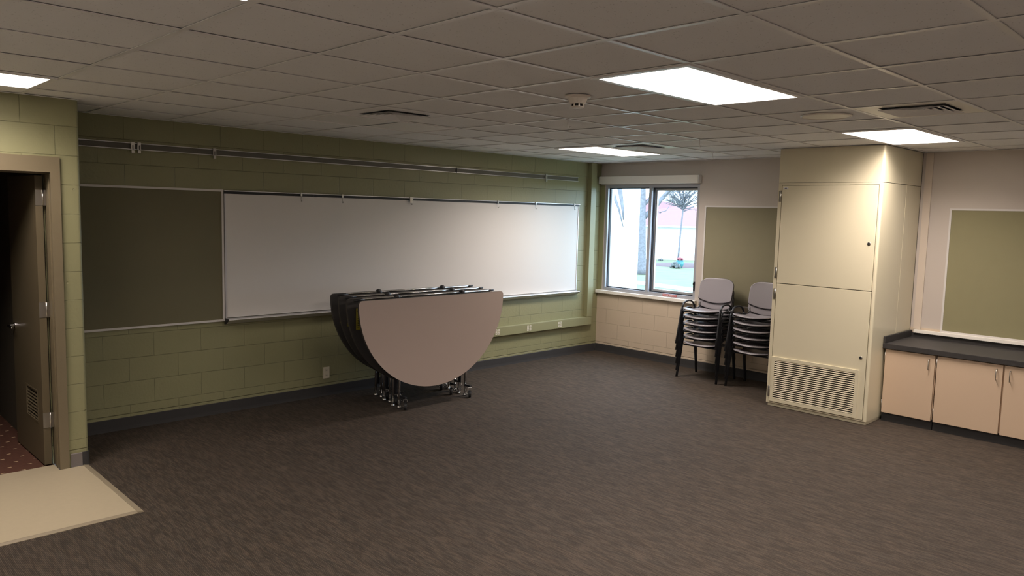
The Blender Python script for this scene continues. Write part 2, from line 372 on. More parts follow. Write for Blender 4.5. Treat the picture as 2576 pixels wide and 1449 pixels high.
b = MB(); b.box(XR, -.9, YR, YS, -.1, 0); struct(b.build('floor', 'rear_bounce_floor'))  # pale floor added behind the camera to bounce light onto the ceiling
b = MB(); b.box(XS + .004, XW + .0, YG, YG + .2, 0, H + .1); struct(b.build('wall_left', 'green_x'))
wall_with_holes('wall_far', 0, XW, XW + .2, YR - .2, YG + .2, 0, H + .1, [(W1[0], W1[1], *WZ), (W2[0], W2[1], *WZ)], 'far')
b = MB(); b.box(XR - .2, XR, YR - .2, YS, 0, H + .1); struct(b.build('wall_rear', 'plain'))
b = MB(); b.box(XR, XW, YR - .2, YR, 0, H + .1); struct(b.build('wall_right', 'plain'))
# the door wall: bull-nosed end at XS
DX0, DX1, DH = .51, 1.46, 2.222
b = MB()
RN = .022
def nose(x, y, r=RN):   # outline for the end block
    pts = [(DX1, y), (x - r, y)]
    for i in range(1, 6):
        a = -math.pi / 2 + i / 6 * math.pi / 2
        pts.append((x - r + r * math.cos(a), y + r + r * math.sin(a)))
    pts += [(x, y + r), (x, YG + .2), (x - .19, YG + .2), (x - .19, y + .19), (DX1, y + .19)]
    return pts
b.prism(nose(XS, YS), 2, 0, H + .1)
b.box(XR - .2, DX0, YS, YS + .19, 0, H + .1); b.box(DX0, DX1, YS, YS + .19, DH, H + .1)
struct(b.build('wall_door', 'green_stub'))
# adjoining dark room, its gloom put into the wall and ceiling colour
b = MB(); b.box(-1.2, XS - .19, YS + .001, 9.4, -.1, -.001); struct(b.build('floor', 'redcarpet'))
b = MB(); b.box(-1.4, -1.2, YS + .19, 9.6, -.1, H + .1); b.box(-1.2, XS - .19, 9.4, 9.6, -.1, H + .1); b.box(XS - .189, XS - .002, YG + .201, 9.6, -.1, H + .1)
b.box(XS - .197, XS - .1915, YS + .192, 9.4, 0, H + .02)  # dark liner over the green wall, standing in for shade
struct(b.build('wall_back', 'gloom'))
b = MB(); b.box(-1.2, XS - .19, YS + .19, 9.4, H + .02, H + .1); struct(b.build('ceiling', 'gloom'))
# baseboards with a little cove foot
def base_prof(t=.008, h=.104): return [(0, 0), (t + .004, 0), (t + .002, .010), (t, .03), (t, h - .004), (t - .004, h), (0, h)]
b = MB(); b.prism([(YG - p, z) for p, z in base_prof()], 0, XS + .02, XW - .02); struct(b.build('baseboard_left', 'rubber'))
b = MB(); b.prism([(XW - p, z) for p, z in base_prof()], 1, YR, YG); struct(b.build('baseboard_far', 'rubber'))
b = MB()
b.prism([(YS - p, z) for p, z in base_prof()], 0, DX1 + .012, XS - RN - .022); o = struct(b.build('baseboard_door', 'rubber_grey'))
b = MB()
q = [(XS - RN - .021, YS), (XS - RN - .021, YS - .009)]
for i in range(0, 7):
    a = -math.pi / 2 + i / 6 * math.pi / 2; q.append((XS - RN + (RN + .009) * math.cos(a), YS + RN + (RN + .009) * math.sin(a)))
q += [(XS + .009, YG - .03), (XS, YG - .03), (XS, YS + RN), (XS - RN, YS)]
b.prism(q, 2, 0, .104); struct(b.build('baseboard_return', 'rubber'))

# ------------------------------------------------------------------ ceiling
def cell(i, j): return (GX + i * G, GX + (i + 1) * G, GY + j * G, GY + (j + 1) * G)
lights = {}
LIT = [(0, 0), (5, 0), (5, 5), (-5, 5), (-5, 0), (0, -5), (-5, -5), (5, -5)]
for i, j in LIT + [(0, 5)]: lights[(i, j)] = 1
special = set()
for (i, j) in lights: special |= {(i, j), (i + 1, j)}
VENTS = [(3, -1), (5, 4), (0, 4)]
special |= set(VENTS)
b = MB(); T = .0115
for i in range(-9, 9):
    for j in range(-10, 8):
        x0, x1, y0, y1 = cell(i, j)
        x1 = min(x1, XW); y1 = min(y1, YG)
        if x0 >= XW or y0 >= YG: continue
        if y0 > YS - .01 and x1 <= XS + .3 and (i <= -3): 
            if x0 > XS - .1: pass
        if (i, j) in special: continue
        d = random.Random(i * 37 + j).uniform(0, .0022)
        z = H + .0045 + d
        b.box(x0 + .001, x1 - .001 if x1 < XW else x1, y0 + .001, y1 - .001 if y1 < YG else y1, z, z + .016)
b.box(XR, XW, YR, YG, H + .12, H + .14)
ceil = struct(b.build('ceiling', 'tile'))
b = MB()
for i in range(-9, 10):
    x = GX + i * G
    if x < XW: b.box(x - .012, x + .012, YR, YG, H, H + .003)
for j in range(-10, 9):
    y = GY + j * G
    if y < YG:
        xs = XR
        for i in range(-9, 9):      # cross tees, left out inside the 2 x 4 fixtures is not needed: they run along y = const
            x0, x1 = GX + i * G, min(GX + (i + 1) * G, XW)
            b.box(x0 + .0122, x1 - .0122, y - .012, y + .012, H - .0004, H + .0028)
b.box(XW - .02, XW, YR, YG, H - .001, H + .002); b.box(XS, XW, YG - .02, YG, H - .001, H + .002); b.box(XR, XS, YS - .02, YS, H - .001, H + .002)
grid = b.build('grid', 'tee', ceil)

# lights -------------------------------------------------------------
def fix_tees():
    pass
POWER = {(-5, 5): .68, (-5, 0): .7, (5, 5): 1.15, (5, 0): .95, (0, -5): 1.2, (-5, -5): 1.7, (5, -5): .7}
def light(i, j, lit, label, group='recessed ceiling lights'):
    x0, y0 = GX + i * G, GY + j * G; x1, y1 = x0 + 2 * G, y0 + G
    t = empty('ceiling_light', ((x0 + x1) / 2, (y0 + y1) / 2, H), label, 'ceiling light', group)
    e = .012
    q = MB(); q.frame(2, H - .006, H + .006, x0 + e - .004, x1 - e + .004, y0 + e - .004, y1 - e + .004, .032); q.build('frame', 'tee', t)
    q = MB(); q.box(x0 + .036, x1 - .036, y0 + .036, y1 - .036, H + .0, H + .0005 if lit else H + .004, bev=0); q.build('lens', 'lamp' if lit else 'lens', t)
    q = MB(); zt = H + .10
    q.box(x0 + .03, x1 - .03, y0 + .03, y1 - .03, zt, zt + .004); q.box(x0 + .028, x0 + .031, y0 + .03, y1 - .03, H + .0065, zt); q.box(x1 - .031, x1 - .028, y0 + .03, y1 - .03, H + .0065, zt)
    q.box(x0 + .031, x1 - .031, y0 + .028, y0 + .031, H + .0065, zt); q.box(x0 + .031, x1 - .031, y1 - .031, y1 - .028, H + .0065, zt); q.build('housing', 'metalwhite', t)
    if lit:
        l = bpy.data.lights.new('fluorescent_tubes', 'AREA'); l.shape = 'RECTANGLE'; l.size = 2 * G - .09; l.size_y = G - .09
        l.energy = LAMP_W * POWER.get((i, j), 1); l.color = LAMP_COL; l.spread = R(SPREAD)
        lo_ = bpy.data.objects.new('fluorescent_tubes', l); C.objects.link(lo_); lo_.parent = t; lo_.location = (0, 0, .012)
    return t
LL = {(0, 0): 'large lit rectangular ceiling light nearest the smoke detector, biggest in view',
      (5, 5): 'lit rectangular ceiling light close to the window, above the end of the whiteboard',
      (5, 0): 'lit rectangular ceiling light above the tall cream cabinet',
      (-5, 5): 'lit rectangular ceiling light in front of the open door wall',
      (-5, 0): 'lit rectangular ceiling light at the very top edge of the photo, only its corner showing',
      (0, -5): 'lit ceiling light behind the viewer to the right', (-5, -5): 'lit ceiling light directly behind the viewer', (5, -5): 'lit ceiling light beyond the base cabinets'}
for k in LIT: light(*k, True, LL[k])
light(0, 5, False, 'unlit rectangular ceiling light above the whiteboard, next to a dusty vent')

# vents --------------------------------------------------------------
def vent(i, j, label, dark=False, off=(0, 0)):
    x0, x1, y0, y1 = cell(i, j); cx, cy = (x0 + x1) / 2 + off[0], (y0 + y1) / 2 + off[1]
    t = empty('ceiling_vent', ((x0 + x1) / 2, (y0 + y1) / 2, H), label, 'air vent', 'square ceiling air diffusers')
    h = .19
    q = MB()
    for a0, a1, b0, b1 in ((x0 + .012, cx - h, y0 + .012, y1 - .012), (cx + h, x1 - .012, y0 + .012, y1 - .012), (cx - h, cx + h, y0 + .012, cy - h), (cx - h, cx + h, cy + h, y1 - .012)):
        q.box(a0, a1, b0, b1, H + .001, H + .005)
    q.build('panel', 'tile' if dark else 'metalwhite', t)
    q = MB()
    for k, hh in enumerate((.19, .145, .10, .055)):
        z = H - .014 + .003 * k
        # sloped ring
        o_, i_ = hh, hh - .046
        ov = [q.bm.verts.new((cx + sx * o_, cy + sy * o_, z)) for sx, sy in ((-1, -1), (1, -1), (1, 1), (-1, 1))]
        iv = [q.bm.verts.new((cx + sx * i_, cy + sy * i_, z + .014)) for sx, sy in ((-1, -1), (1, -1), (1, 1), (-1, 1))]
        ov2 = [q.bm.verts.new(v.co + Vector((0, 0, .002))) for v in ov]; iv2 = [q.bm.verts.new(v.co + Vector((0, 0, .002))) for v in iv]
        for n in range(4):
            m_ = (n + 1) % 4
            q.bm.faces.new((ov[n], ov[m_], iv[m_], iv[n])); q.bm.faces.new((ov2[n], iv2[n], iv2[m_], ov2[m_]))
            q.bm.faces.new((ov[n], ov2[n], ov2[m_], ov[m_])); q.bm.faces.new((iv[n], iv[m_], iv2[m_], iv2[n]))
    q.box(cx - .016, cx + .016, cy - .016, cy + .016, H - .002, H + .02)
    q.build('blades', 'ventgrey', t)
    q = MB(); q.box(cx - h, cx + h, cy - h, cy + h, H + .04, H + .045); q.build('duct_opening', 'rail_dark', t)
vent(3, -1, 'square ceiling air vent in a bright panel, beside the round speaker grille', off=(-.03, -.02))
vent(5, 4, 'square ceiling air vent beside the light nearest the window')
vent(0, 4, 'dusty dark ceiling air vent beside the unlit light', dark=True)

# round speaker ------------------------------------------------------
cx, cy = 5.17, 2.27
t = empty('ceiling_speaker', (cx, cy, H), 'flat round white speaker grille set in a ceiling tile', 'speaker')
q = MB(); q.lathe([(.165, .004), (.165, 0), (.155, -.006), (.148, -.004), (.148, .004)], cx, cy, 40, cz=H); q.build('rim', 'plasticwhite', t, smooth=True)
q = MB(); q.lathe([(.147, .002), (.147, -.002), (.05, -.006), (.001, -.006)], cx, cy, 40, cz=H); q.build('grille', 'metalwhite', t)
# smoke detector -----------------------------------------------------
cx, cy = 3.50, 3.05
t = empty('smoke_detector', (cx, cy, H), 'ivory round smoke detector on the ceiling', 'smoke detector')
q = MB(); q.lathe([(.07, .002), (.078, 0), (.078, -.008), (.070, -.012), (.02, -.013)], cx, cy, 40, cz=H); q.build('base', 'plasticwhite', t, smooth=False)
q = MB(); q.lathe([(.060, -.012), (.058, -.02), (.046, -.045), (.043, -.048), (.02, -.048)], cx, cy, 40, cz=H); q.build('body', 'plasticwhite', t)
q = MB(); q.lathe([(.034, -.047), (.034, -.064)], cx, cy, 24, cz=H); q.build('sensor_slot', 'dark', t)
q = MB()
q.lathe([(.040, -.062), (.040, -.066), (.03, -.072), (.004, -.073)], cx, cy, 40, cz=H)
for k in range(8):
    a = 2 * math.pi * k / 8 + .2
    q.box(-.004, .004, -.002, .002, H - .064, H - .046, mtx=Matrix.Translation((cx + .039 * math.cos(a), cy + .039 * math.sin(a), 0)) @ Matrix.Rotation(a + math.pi / 2, 4, 'Z'))
q.build('cap', 'plasticwhite', t)
# ceiling hooks ------------------------------------------------------
def hook(x, y, label):
    q = MB(); q.box(x - .012, x + .012, y - .009, y + .009, H - .004, H - .0005)
    pts = [(x, y, H - .003), (x, y, H - .03), (x + .004, y, H - .045)] + [(x + .014 - .014 * math.cos(a), y, H - .052 - .014 * math.sin(a)) for a in [0, .8, 1.6, 2.4, 3.1]]
    q.tube(pts, .004, 8)
    tag(q.build('ceiling_hook', 'ventgrey', org=(x, y, H)), label, 'hook', 'small metal hooks clipped to the ceiling grid')
hook(6.10, 3.831, 'small metal ceiling hook nearest the air vent by the window')
hook(4.295, 3.831, 'small metal ceiling hook just beyond the smoke detector')
hook(7.343, 4.441, 'small metal ceiling hook farthest away, near the window wall')

# ------------------------------------------------------------------ window
def window(name, y0, y1, handle=True):
    t = empty(name, (XW, (y0 + y1) / 2, WZ[0]), kind='structure')
    z0, z1 = WZ
    q = MB(); q.frame(0, XW + .012, XW + .11, y0, y1, z0, z1, .04); ym = y0 + (y1 - y0) * .5 + .0
    q.box(XW + .008, XW + .11, ym - .022, ym + .022, z0 + .04, z1 - .04); q.build('frame', 'alu_win', t)
    q = MB(); q.frame(0, XW + .05, XW + .08, ym + .022, y1 - .04, z0 + .04, z1 - .04, .012)
    q.frame(0, XW + .05, XW + .08, y0 + .04, ym - .022, z0 + .04, z1 - .04, .012); q.build('gasket', 'gasket', t)
    q = MB(); q.frame(0, XW + .082, XW + .11, y0 + .05, ym - .034, z0 + .05, z1 - .05, .028); q.build('sash', 'alu', t)
    q = MB(); q.box(XW + .07, XW + .073, ym + .03, y1 - .05, z0 + .05, z1 - .05); q.build('pane', 'glass', t)
    q = MB(); q.box(XW + .092, XW + .095, y0 + .07, ym - .055, z0 + .07, z1 - .07); q.build('pane', 'glass', t)
    q = MB(); q.box(XW - .004, XW + .012, y0 + .012, y0 + .03, z0 + .12, z0 + .23, bev=.003); q.box(XW - .016, XW - .002, y0 + .014, y0 + .028, z0 + .19, z0 + .22, bev=.002); q.build('latch', 'blackplastic', t)
    return t
window('window_1', *W1); window('window_2', *W2)
q = MB(); q.box(XW - .05, XW + .014, W1[0] - .03, YG - .002, WZ[0] - .045, WZ[0] - .003, bev=.004); struct(q.build('trim_1', 'housing'))
q = MB(); q.box(XW - .05, XW + .014, W2[0] - .03, W2[1] + .03, WZ[0] - .045, WZ[0] - .003, bev=.004); struct(q.build('trim_2', 'housing'))
# shade added over the unseen second window to cut its daylight
t = empty('added_daylight_blocker', (XW - .03, -.25, 1.4), 'added pale shade blocking daylight at the unseen second window', 'window shade')
q = MB(); q.box(XW - .035, XW - .033, W2[0] - .04, W2[1] + .04, 1.42, 2.36); q.build('fabric', 'housing', t)
q = MB(); q.box(XW - .07, XW - .001, W2[0] - .05, W2[1] + .05, 2.362, 2.45, bev=.004); q.build('cover', 'housing', t)
for (a, b_) in (W1, W2):
    pass
# green painted strip between corner and window
q = MB(); q.box(XW - .006, XW, W1[1] + .004, YG - .001, WZ[0], 2.33); struct(q.build('trim_3', 'green_flat'))
# shade housing
t = empty('shade_housing', (XW - .04, 5.97, 2.39), 'long ivory roller shade housing mounted above the window', 'window shade')
q = MB(); q.box(XW - .078, XW - .001, 5.19, 6.755, 2.345, 2.445, bev=.004); q.build('cover', 'housing', t)
q = MB(); q.box(XW - .076, XW - .002, 6.757, 6.765, 2.347, 2.443); q.build('end_cap', 'ventgrey', t)
q = MB(); q.box(XW - .076, XW - .002, 5.18, 5.188, 2.347, 2.443); q.build('end_cap', 'ventgrey', t)
# escape window sticker
t = empty('escape_window_label', (XW, 5.58, .89), 'small red ESCAPE WINDOW sticker on the bottom of the window frame', 'sign')
q = MB(); q.box(XW + .0095, XW + .0118, 5.475, 5.69, .882, .912); q.build('backing', 'red', t)
fc = bpy.data.curves.new('lettering', 'FONT'); fc.body = 'ESCAPE WINDOW'; fc.size = .0245; fc.align_x = 'CENTER'; fc.align_y = 'CENTER'; fc.extrude = .0004
ft = bpy.data.objects.new('lettering_curve', fc); C.objects.link(ft); bpy.context.view_layer.update()
fm = bpy.data.meshes.new_from_object(ft.evaluated_get(bpy.context.evaluated_depsgraph_get())); bpy.data.objects.remove(ft)
fm.materials.clear(); fm.materials.append(M['labelwhite'])
fo = bpy.data.objects.new('lettering', fm); C.objects.link(fo); fo.parent = t
fo.location = (XW + .0088 - XW, 5.5825 - 5.58, .897 - .89); fo.rotation_euler = (R(90), 0, R(-90))

# tackboards ----------------------------------------------------------
def tackboard(name, axis, c, a0, a1, z0, z1, mk, label, trim='white_trim'):
    t = empty(name, (c if axis == 0 else (a0 + a1) / 2, (a0 + a1) / 2 if axis == 0 else c, z0), label, 'bulletin board', 'framed bulletin boards')
    d0, d1 = c - .016, c - .0005
    q = MB(); q.frame(axis, d0, d1, a0, a1, z0, z1, .018); q.build('frame', trim, t)
    q = MB()
    if axis == 0: q.box(c - .011, c - .0005, a0 + .018, a1 - .018, z0 + .018, z1 - .018)
    else: q.box(a0 + .018, a1 - .018, c - .011, c - .0005, z0 + .018, z1 - .018)
    q.build('panel', mk, t)
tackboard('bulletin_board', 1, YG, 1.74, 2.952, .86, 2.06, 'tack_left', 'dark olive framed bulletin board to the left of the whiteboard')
tackboard('bulletin_board', 0, XW, 3.885, 5.105, .85, 2.067, 'tack_dark', 'olive framed bulletin board between the window and the tall cabinet')
tackboard('bulletin_board', 0, XW, 1.14, 2.362, .838, 2.070, 'tack', 'sage green framed bulletin board above the charcoal counter')
# whiteboard ----------------------------------------------------------
t = empty('whiteboard', (5.41, YG, .89), 'very wide whiteboard in an aluminium frame with a chalk tray and hook rail', 'whiteboard')
wx0, wx1, wz0, wz1 = 2.958, 7.866, .885, 2.046
q = MB(); q.box(wx0 + .01, wx1 - .01, YG - .014, YG - .001, wz0 + .005, wz1 - .02); q.build('writing_surface', 'white_board', t)
q = MB(); q.box(wx0, wx0 + .014, YG - .02, YG - .001, wz0, wz1 - .022); q.build('side_trim', 'alu', t)
q = MB(); q.box(wx1 - .012, wx1, YG - .02, YG - .001, wz0, wz1 - .022); q.build('side_trim', 'alu', t)
q = MB(); q.box(wx0 - .004, wx1 + .006, YG - .036, YG - .001, wz1 + .003, wz1 + .008); q.box(wx0 - .004, wx1 + .006, YG - .016, YG - .001, wz1 - .024, wz1 + .003, 'gasket'); q.mats.insert(0, 'alu')
for f in q.bm.faces: f.material_index = 1 if f.material_index == 0 and False else f.material_index
q2 = MB(); q2.box(wx0 - .004, wx1 + .006, YG - .034, YG - .016, wz1 + .002, wz1 + .009); q2.box(wx0 - .004, wx1 + .006, YG - .017, YG - .001, wz1 - .022, wz1 + .009, 'blackplastic')
q.bm.free()
me_r = q2; me_r.mats = ['alu', 'blackplastic']
for f in me_r.bm.faces:
    f.material_index = 1 if all(v.co.y > YG - .0175 for v in f.verts) else 0
me_r.build('top_rail', None, t)
q = MB(); q.prism([(YG - .001, wz0), (YG - .085, wz0 - .004), (YG - .088, wz0 - .012), (YG - .080, wz0 - .018), (YG - .03, wz0 - .05), (YG - .001, wz0 - .055)], 0, wx0 - .0, wx1 + .0)
q.build('tray', 'alu', t)
for xe in (wx0 - .002, wx1 + .002):
    q = MB(); q.prism([(YG - .001, wz0 + .002), (YG - .087, wz0 - .002), (YG - .09, wz0 - .012), (YG - .03, wz0 - .052), (YG - .001, wz0 - .057)], 0, xe - .003, xe + .003); q.build('tray_end', 'blackplastic', t)
def clip(x, label, wide=False, z=wz1):
    t = empty('map_hook', (x, YG - .03, z), label, 'hook', 'map hooks along the whiteboard top rail')
    w_ = .022 if wide else .009
    q = MB(); q.box(x - w_, x + w_, YG - .042, YG - .034, z - .02, z + .012, bev=.002); q.box(x - w_, x + w_, YG - .042, YG - .02, z + .009, z + .013)
    if wide: q.box(x - w_, x + w_ * .7, YG - .044, YG - .036, z - .048, z - .022, bev=.002)
    q.build('bracket', 'steel', t)
    q = MB(); q.tube([(x - .002, YG - .038, z - .018), (x - .004, YG - .04, z - .05), (x - .006, YG - .048, z - .072), (x - .006, YG - .06, z - .072), (x - .006, YG - .064, z - .058)], .0035, 8); q.build('hook', 'steel', t)
for x, l, w_ in ((3.715, 'first metal map hook from the left on the whiteboard top rail', 0), (4.175, 'second metal map hook from the left on the whiteboard top rail', 0), (5.04, 'wide metal map clip at the middle of the whiteboard top rail', 1),
              (6.34, 'metal map hook just right of the wide clip on the whiteboard rail', 0), (7.0, 'second last metal map hook toward the window on the whiteboard rail', 0), (7.75, 'metal map hook at the window end of the whiteboard rail', 0)):
    clip(x, l, bool(w_))
# display rail above ---------------------------------------------------
t = empty('display_rail', (4.7, YG, 2.38), 'long double lipped aluminium display rail high on the green wall', 'display rail')
rx0, rx1, rz0, rz1 = XS + .03, 7.835, 2.362, 2.412
q = MB(); q.box(rx0, rx1, YG - .008, YG - .001, rz0 + .005, rz1 - .005); q.build('channel', 'rail_dark', t)
for z in (rz0, rz1):
    q = MB(); q.box(rx0, rx1, YG - .02, YG - .001, z - .003, z + .003); q.build('lip', 'alu', t)
q = MB(); q.box(5.69, 5.695, YG - .0215, YG - .0085, rz0 - .005, rz1 + .005); q.build('joint', 'gasket', t)
for x, l in ((2.185, 'left one of the close pair of clips on the high display rail'), (2.235, 'right one of the close pair of clips on the high display rail'),
             (2.87, 'single clip on the high display rail above the end of the dark bulletin board'), (7.19, 'clip on the high display rail near the window end')):
    t = empty('rail_clip', (x, YG - .03, rz1), l, 'clip', 'metal clips on the display rail')
    q = MB(); q.box(x - .014, x + .014, YG - .036, YG - .0215, rz1 - .016, rz1 + .008, bev=.002); q.box(x - .014, x - .004, YG - .034, YG - .0215, rz0 - .001, rz1 - .014); q.box(x + .004, x + .014, YG - .034, YG - .0215, rz0 - .001, rz1 - .014)
    q.build('bracket', 'steel', t)
    q = MB(); q.box(x - .013, x + .011, YG - .04, YG - .0215, rz0 - .032, rz0 - .006, bev=.003); q.build('jaw', 'steel', t)

# wall raceway -----------------------------------------------------------
t = empty('power_raceway', (7.0, YG, .39), 'green painted metal power raceway running low along the wall and up the corner', 'cable raceway')
RY = YG - .062
q = MB(); q.box(4.6, 8.165, RY, YG - .001, .392, .505, bev=.005); q.build('horizontal_cover', 'green_flat', t)
q = MB(); q.box(8.055, 8.165, RY - .004, YG - .001, .507, H - .004, bev=.004); q.build('vertical_cover', 'green_flat', t)
for x in (6.36, 6.915, 7.50):
    q = MB()
    for dx in (-.022, .022):
        for dz, h in ((.019, .027), (-.019, .032)):
            q.box(x + dx - .016, x + dx + .016, RY - .003, RY - .0005, .45 + dz - h / 2, .45 + dz + h / 2, 'plate', bev=0)
            q.box(x + dx - .008, x + dx - .005, RY - .0036, RY - .003, .45 + dz - .006, .45 + dz + .008, 'dark'); q.box(x + dx + .004, x + dx + .007, RY - .0036, RY - .003, .45 + dz - .006, .45 + dz + .008, 'dark')
    q.build('receptacle', None, t)
t = empty('wall_outlet', (4.01, YG, .24), 'ivory electrical outlet plate low on the green wall left of the tables', 'power outlet')
q = MB(); q.box(3.975, 4.047, YG - .007, YG - .001, .18, .297, bev=.002); q.build('plate', 'plate', t)
q = MB(); q.box(3.994, 4.028, YG - .009, YG - .0072, .195, .228, bev=.001); q.box(3.994, 4.028, YG - .009, YG - .0072, .248, .281, bev=.001)
for z in (.21, .263):
    q.box(4.003, 4.006, YG - .0094, YG - .009, z - .004, z + .008, 'dark'); q.box(4.016, 4.019, YG - .0094, YG - .009, z - .004, z + .008, 'dark')
q.mats = ['plate', 'dark']
for f in q.bm.faces: f.material_index = 1 if f.calc_area() < .0001 and f.calc_center_median().y < YG - .0089 and f.calc_area() < .00006 else 0
q.build('receptacle', None, t)

# ------------------------------------------------------------------ door
t = empty('door_1', (1.0, YS, 0), kind='structure')
q = MB()
q.box(DX1 - .06, DX1, YS - .022, YS + .0, 0, DH); q.box(DX0, DX0 + .08, YS - .022, YS, 0, DH); q.box(DX0 + .08, DX1 - .06, YS - .022, YS, DH - .108, DH)
# jamb lining with a stop
q.box(DX1 - .052, DX1 - .0, YS + .0005, YS + .19, 0, DH); q.box(DX1 - .058, DX1 - .052, YS + .05, YS + .09, 0, DH - .108)
q.box(DX0, DX0 + .075, YS + .0005, YS + .19, 0, DH); q.box(DX0 + .075, DX1 - .052, YS + .0005, YS + .19, DH - .1, DH); q.box(DX0 + .075, DX1 - .058, YS + .05, YS + .13, DH - .118, DH - .1)
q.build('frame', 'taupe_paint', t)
# leaf, swung into the dark room; hinge at the right jamb
hx, hy = 1.387, YS + .148
th = R(91.0)
Mx = Matrix.Translation((hx, hy, 0)) @ Matrix.Rotation(th, 4, 'Z')
LW = .77
leaf = MB()
# local: x along the leaf from the hinge, y thickness (positive = toward -X side once rotated)
gx0, gx1, gz0, gz1 = .13, .43, .31, .53
for a0, a1, b0, b1 in ((0, gx0, .012, 2.095), (gx1, LW, .012, 2.095), (gx0, gx1, .012, gz0), (gx0, gx1, gz1, 2.095)):
    leaf.box(a0, a1, 0, .046, b0, b1, mtx=Mx)
leaf_o = leaf.build('leaf', 'leaf_shaded', t)
g = MB(); g.box(gx0, gx1, .018, .024, gz0, gz1, 'dark', mtx=Mx)
for k in range(9):
    z = gz0 + .012 + k * .0245
    g.box(gx0, gx1, -.006, .006, -.0015, .0015, 'leaf_shaded', mtx=Mx @ Matrix.Translation((0, .038, z)) @ Matrix.Rotation(R(-40), 4, 'X'))
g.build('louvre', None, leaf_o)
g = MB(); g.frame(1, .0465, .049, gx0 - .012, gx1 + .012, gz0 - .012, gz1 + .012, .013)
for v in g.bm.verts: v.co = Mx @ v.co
g.build('louvre_frame', 'leaf_shaded', leaf_o)
g = MB()
hz = .95; hxl = LW - .065
for sgn, y0 in ((1, .0465), (-1, -.0005)):
    pass
g.lathe([(.027, 0), (.027, .006), (.012, .01), (.012, .045)], 0, 0, 20, axis='y'); 
for v in g.bm.verts: v.co = Mx @ (v.co + Vector((hxl, .0465, hz)))
g.box(hxl - .115, hxl + .01, .083, .097, hz - .009, hz + .009, bev=.004, mtx=Mx)
g.box(LW + .0005, LW + .003, .012, .034, hz - .06, hz + .06, mtx=Mx)
g.build('lever_handle', 'chrome', leaf_o)
g = MB(); g.lathe([(.024, 0), (.024, -.006), (.011, -.01), (.011, -.045)], 0, 0, 20, axis='y')
for v in g.bm.verts: v.co = Mx @ (v.co + Vector((hxl, -.0005, hz)))
g.box(hxl - .115, hxl + .01, -.05, -.036, hz - .009, hz + .009, bev=.004, mtx=Mx); g.build('lever_handle', 'chrome', leaf_o)
for z0 in (1.885, 1.09, .285):
    g = MB(); g.box(-.003, -.0005, .002, .046, z0, z0 + .11, mtx=Mx)          # leaf on the door edge
    g.tube([Mx @ Vector((-.006, .0, z0)), Mx @ Vector((-.006, .0, z0 + .11))], .006, 10)
    g.box(hx - .001, hx + .019, hy - .006, hy - .003, z0, z0 + .11)
    for dz, dy in ((.02, .03), (.055, .016), (.09, .03)):
        g.lathe([(.004, -.004), (.004, -.003)], 0, 0, 8, axis='x')
        for v in g.bm.verts[-16:]: v.co = Mx @ (v.co + Vector((0, dy, z0 + dz)))
    g.build('hinge', 'steel', leaf_o)
# vinyl landing in front of the door
t = empty('entry_mat', (.6, 5.5, 0), 'cream vinyl tile landing with taupe edge strip in front of the open door', 'floor mat')
q = MB(); q.box(-1.0, 1.548, 4.882, YS - .024, .0, .009); q.box(DX0 + .09, DX1 - .064, YS - .0235, YS + .125, .0, .009); q.build('tile', 'vinyl', t)
q = MB(); q.prism([(1.5485, .0), (1.5485, .0095), (1.556, .0095), (1.586, .003), (1.586, 0)], 1, 4.85, YS - .012)
q.prism([(4.881, 0), (4.881, .0095), (4.874, .0095), (4.85, .003), (4.85, 0)], 0, -1.0, 1.548)
q.build('edge_strip', 'vinyl_edge', t)

# ------------------------------------------------------------------ tall ventilator cabinet
CX, CY0, CY1 = 7.315, 2.645, 3.65
t = empty('ventilation_cabinet', (7.8, 3.15, 0), 'tall cream metal ventilation cabinet with two doors and a louvred grille', 'cabinet')
q = MB(); q.box(CX + .02, XW - .001, CY0 + .01, CY1 - .01, 0, .032); q.build('plinth', 'cream', t)
q = MB()
q.box(CX + .024, XW - .001, CY0 + .02, CY1, .034, 2.285)            # core behind the doors
q.box(CX, CX + .024, CY0 + .02, CY0 + .028, .034, 2.285)             # frame right of doors
q.box(CX, CX + .024, CY1 - .035, CY1, .034, 2.285)
q.box(CX, CX + .024, CY0 + .028, CY1 - .035, 2.262, 2.285); q.box(CX, CX + .024, CY0 + .028, CY1 - .035, .034, .044)
# rounded corner post + side panel
pts = [(CX, CY0 + .0195)] + [(CX + .02 - .02 * math.cos(a), CY0 + .02 - .02 * math.sin(a)) for a in [i * math.pi / 16 for i in range(9)]] + [(XW - .001, CY0), (XW - .001, CY0 + .0195)]
vs = q.prism(pts, 2, .034, 2.283)
body = q.build('body', 'cream', t)
q = MB(); pts2 = [(CX, CY1), (CX, CY0 + .02)] + [(CX + .02 - .02 * math.cos(a), CY0 + .02 - .02 * math.sin(a)) for a in [i * math.pi / 16 for i in range(9)]] + [(XW - .001, CY0), (XW - .001, CY1)]
q.prism(pts2, 2, 2.288, H - .002); q.build('top_panel', 'cream', t)
q = MB(); q.box(7.93, 7.934, CY0 - .0012, CY0 + .001, .04, 2.28); q.box(XW - .012, XW - .002, CY0 - .002, CY0 + .001, .04, H - .01, 'cream_dark'); q.mats = ['cream', 'cream_dark']; 
for f in q.bm.faces: f.material_index = 1 if f.calc_center_median().x > 8.2 else 0
q.build('side_seam', None, t)
DY0, DY1 = CY0 + .034, CY1 - .041
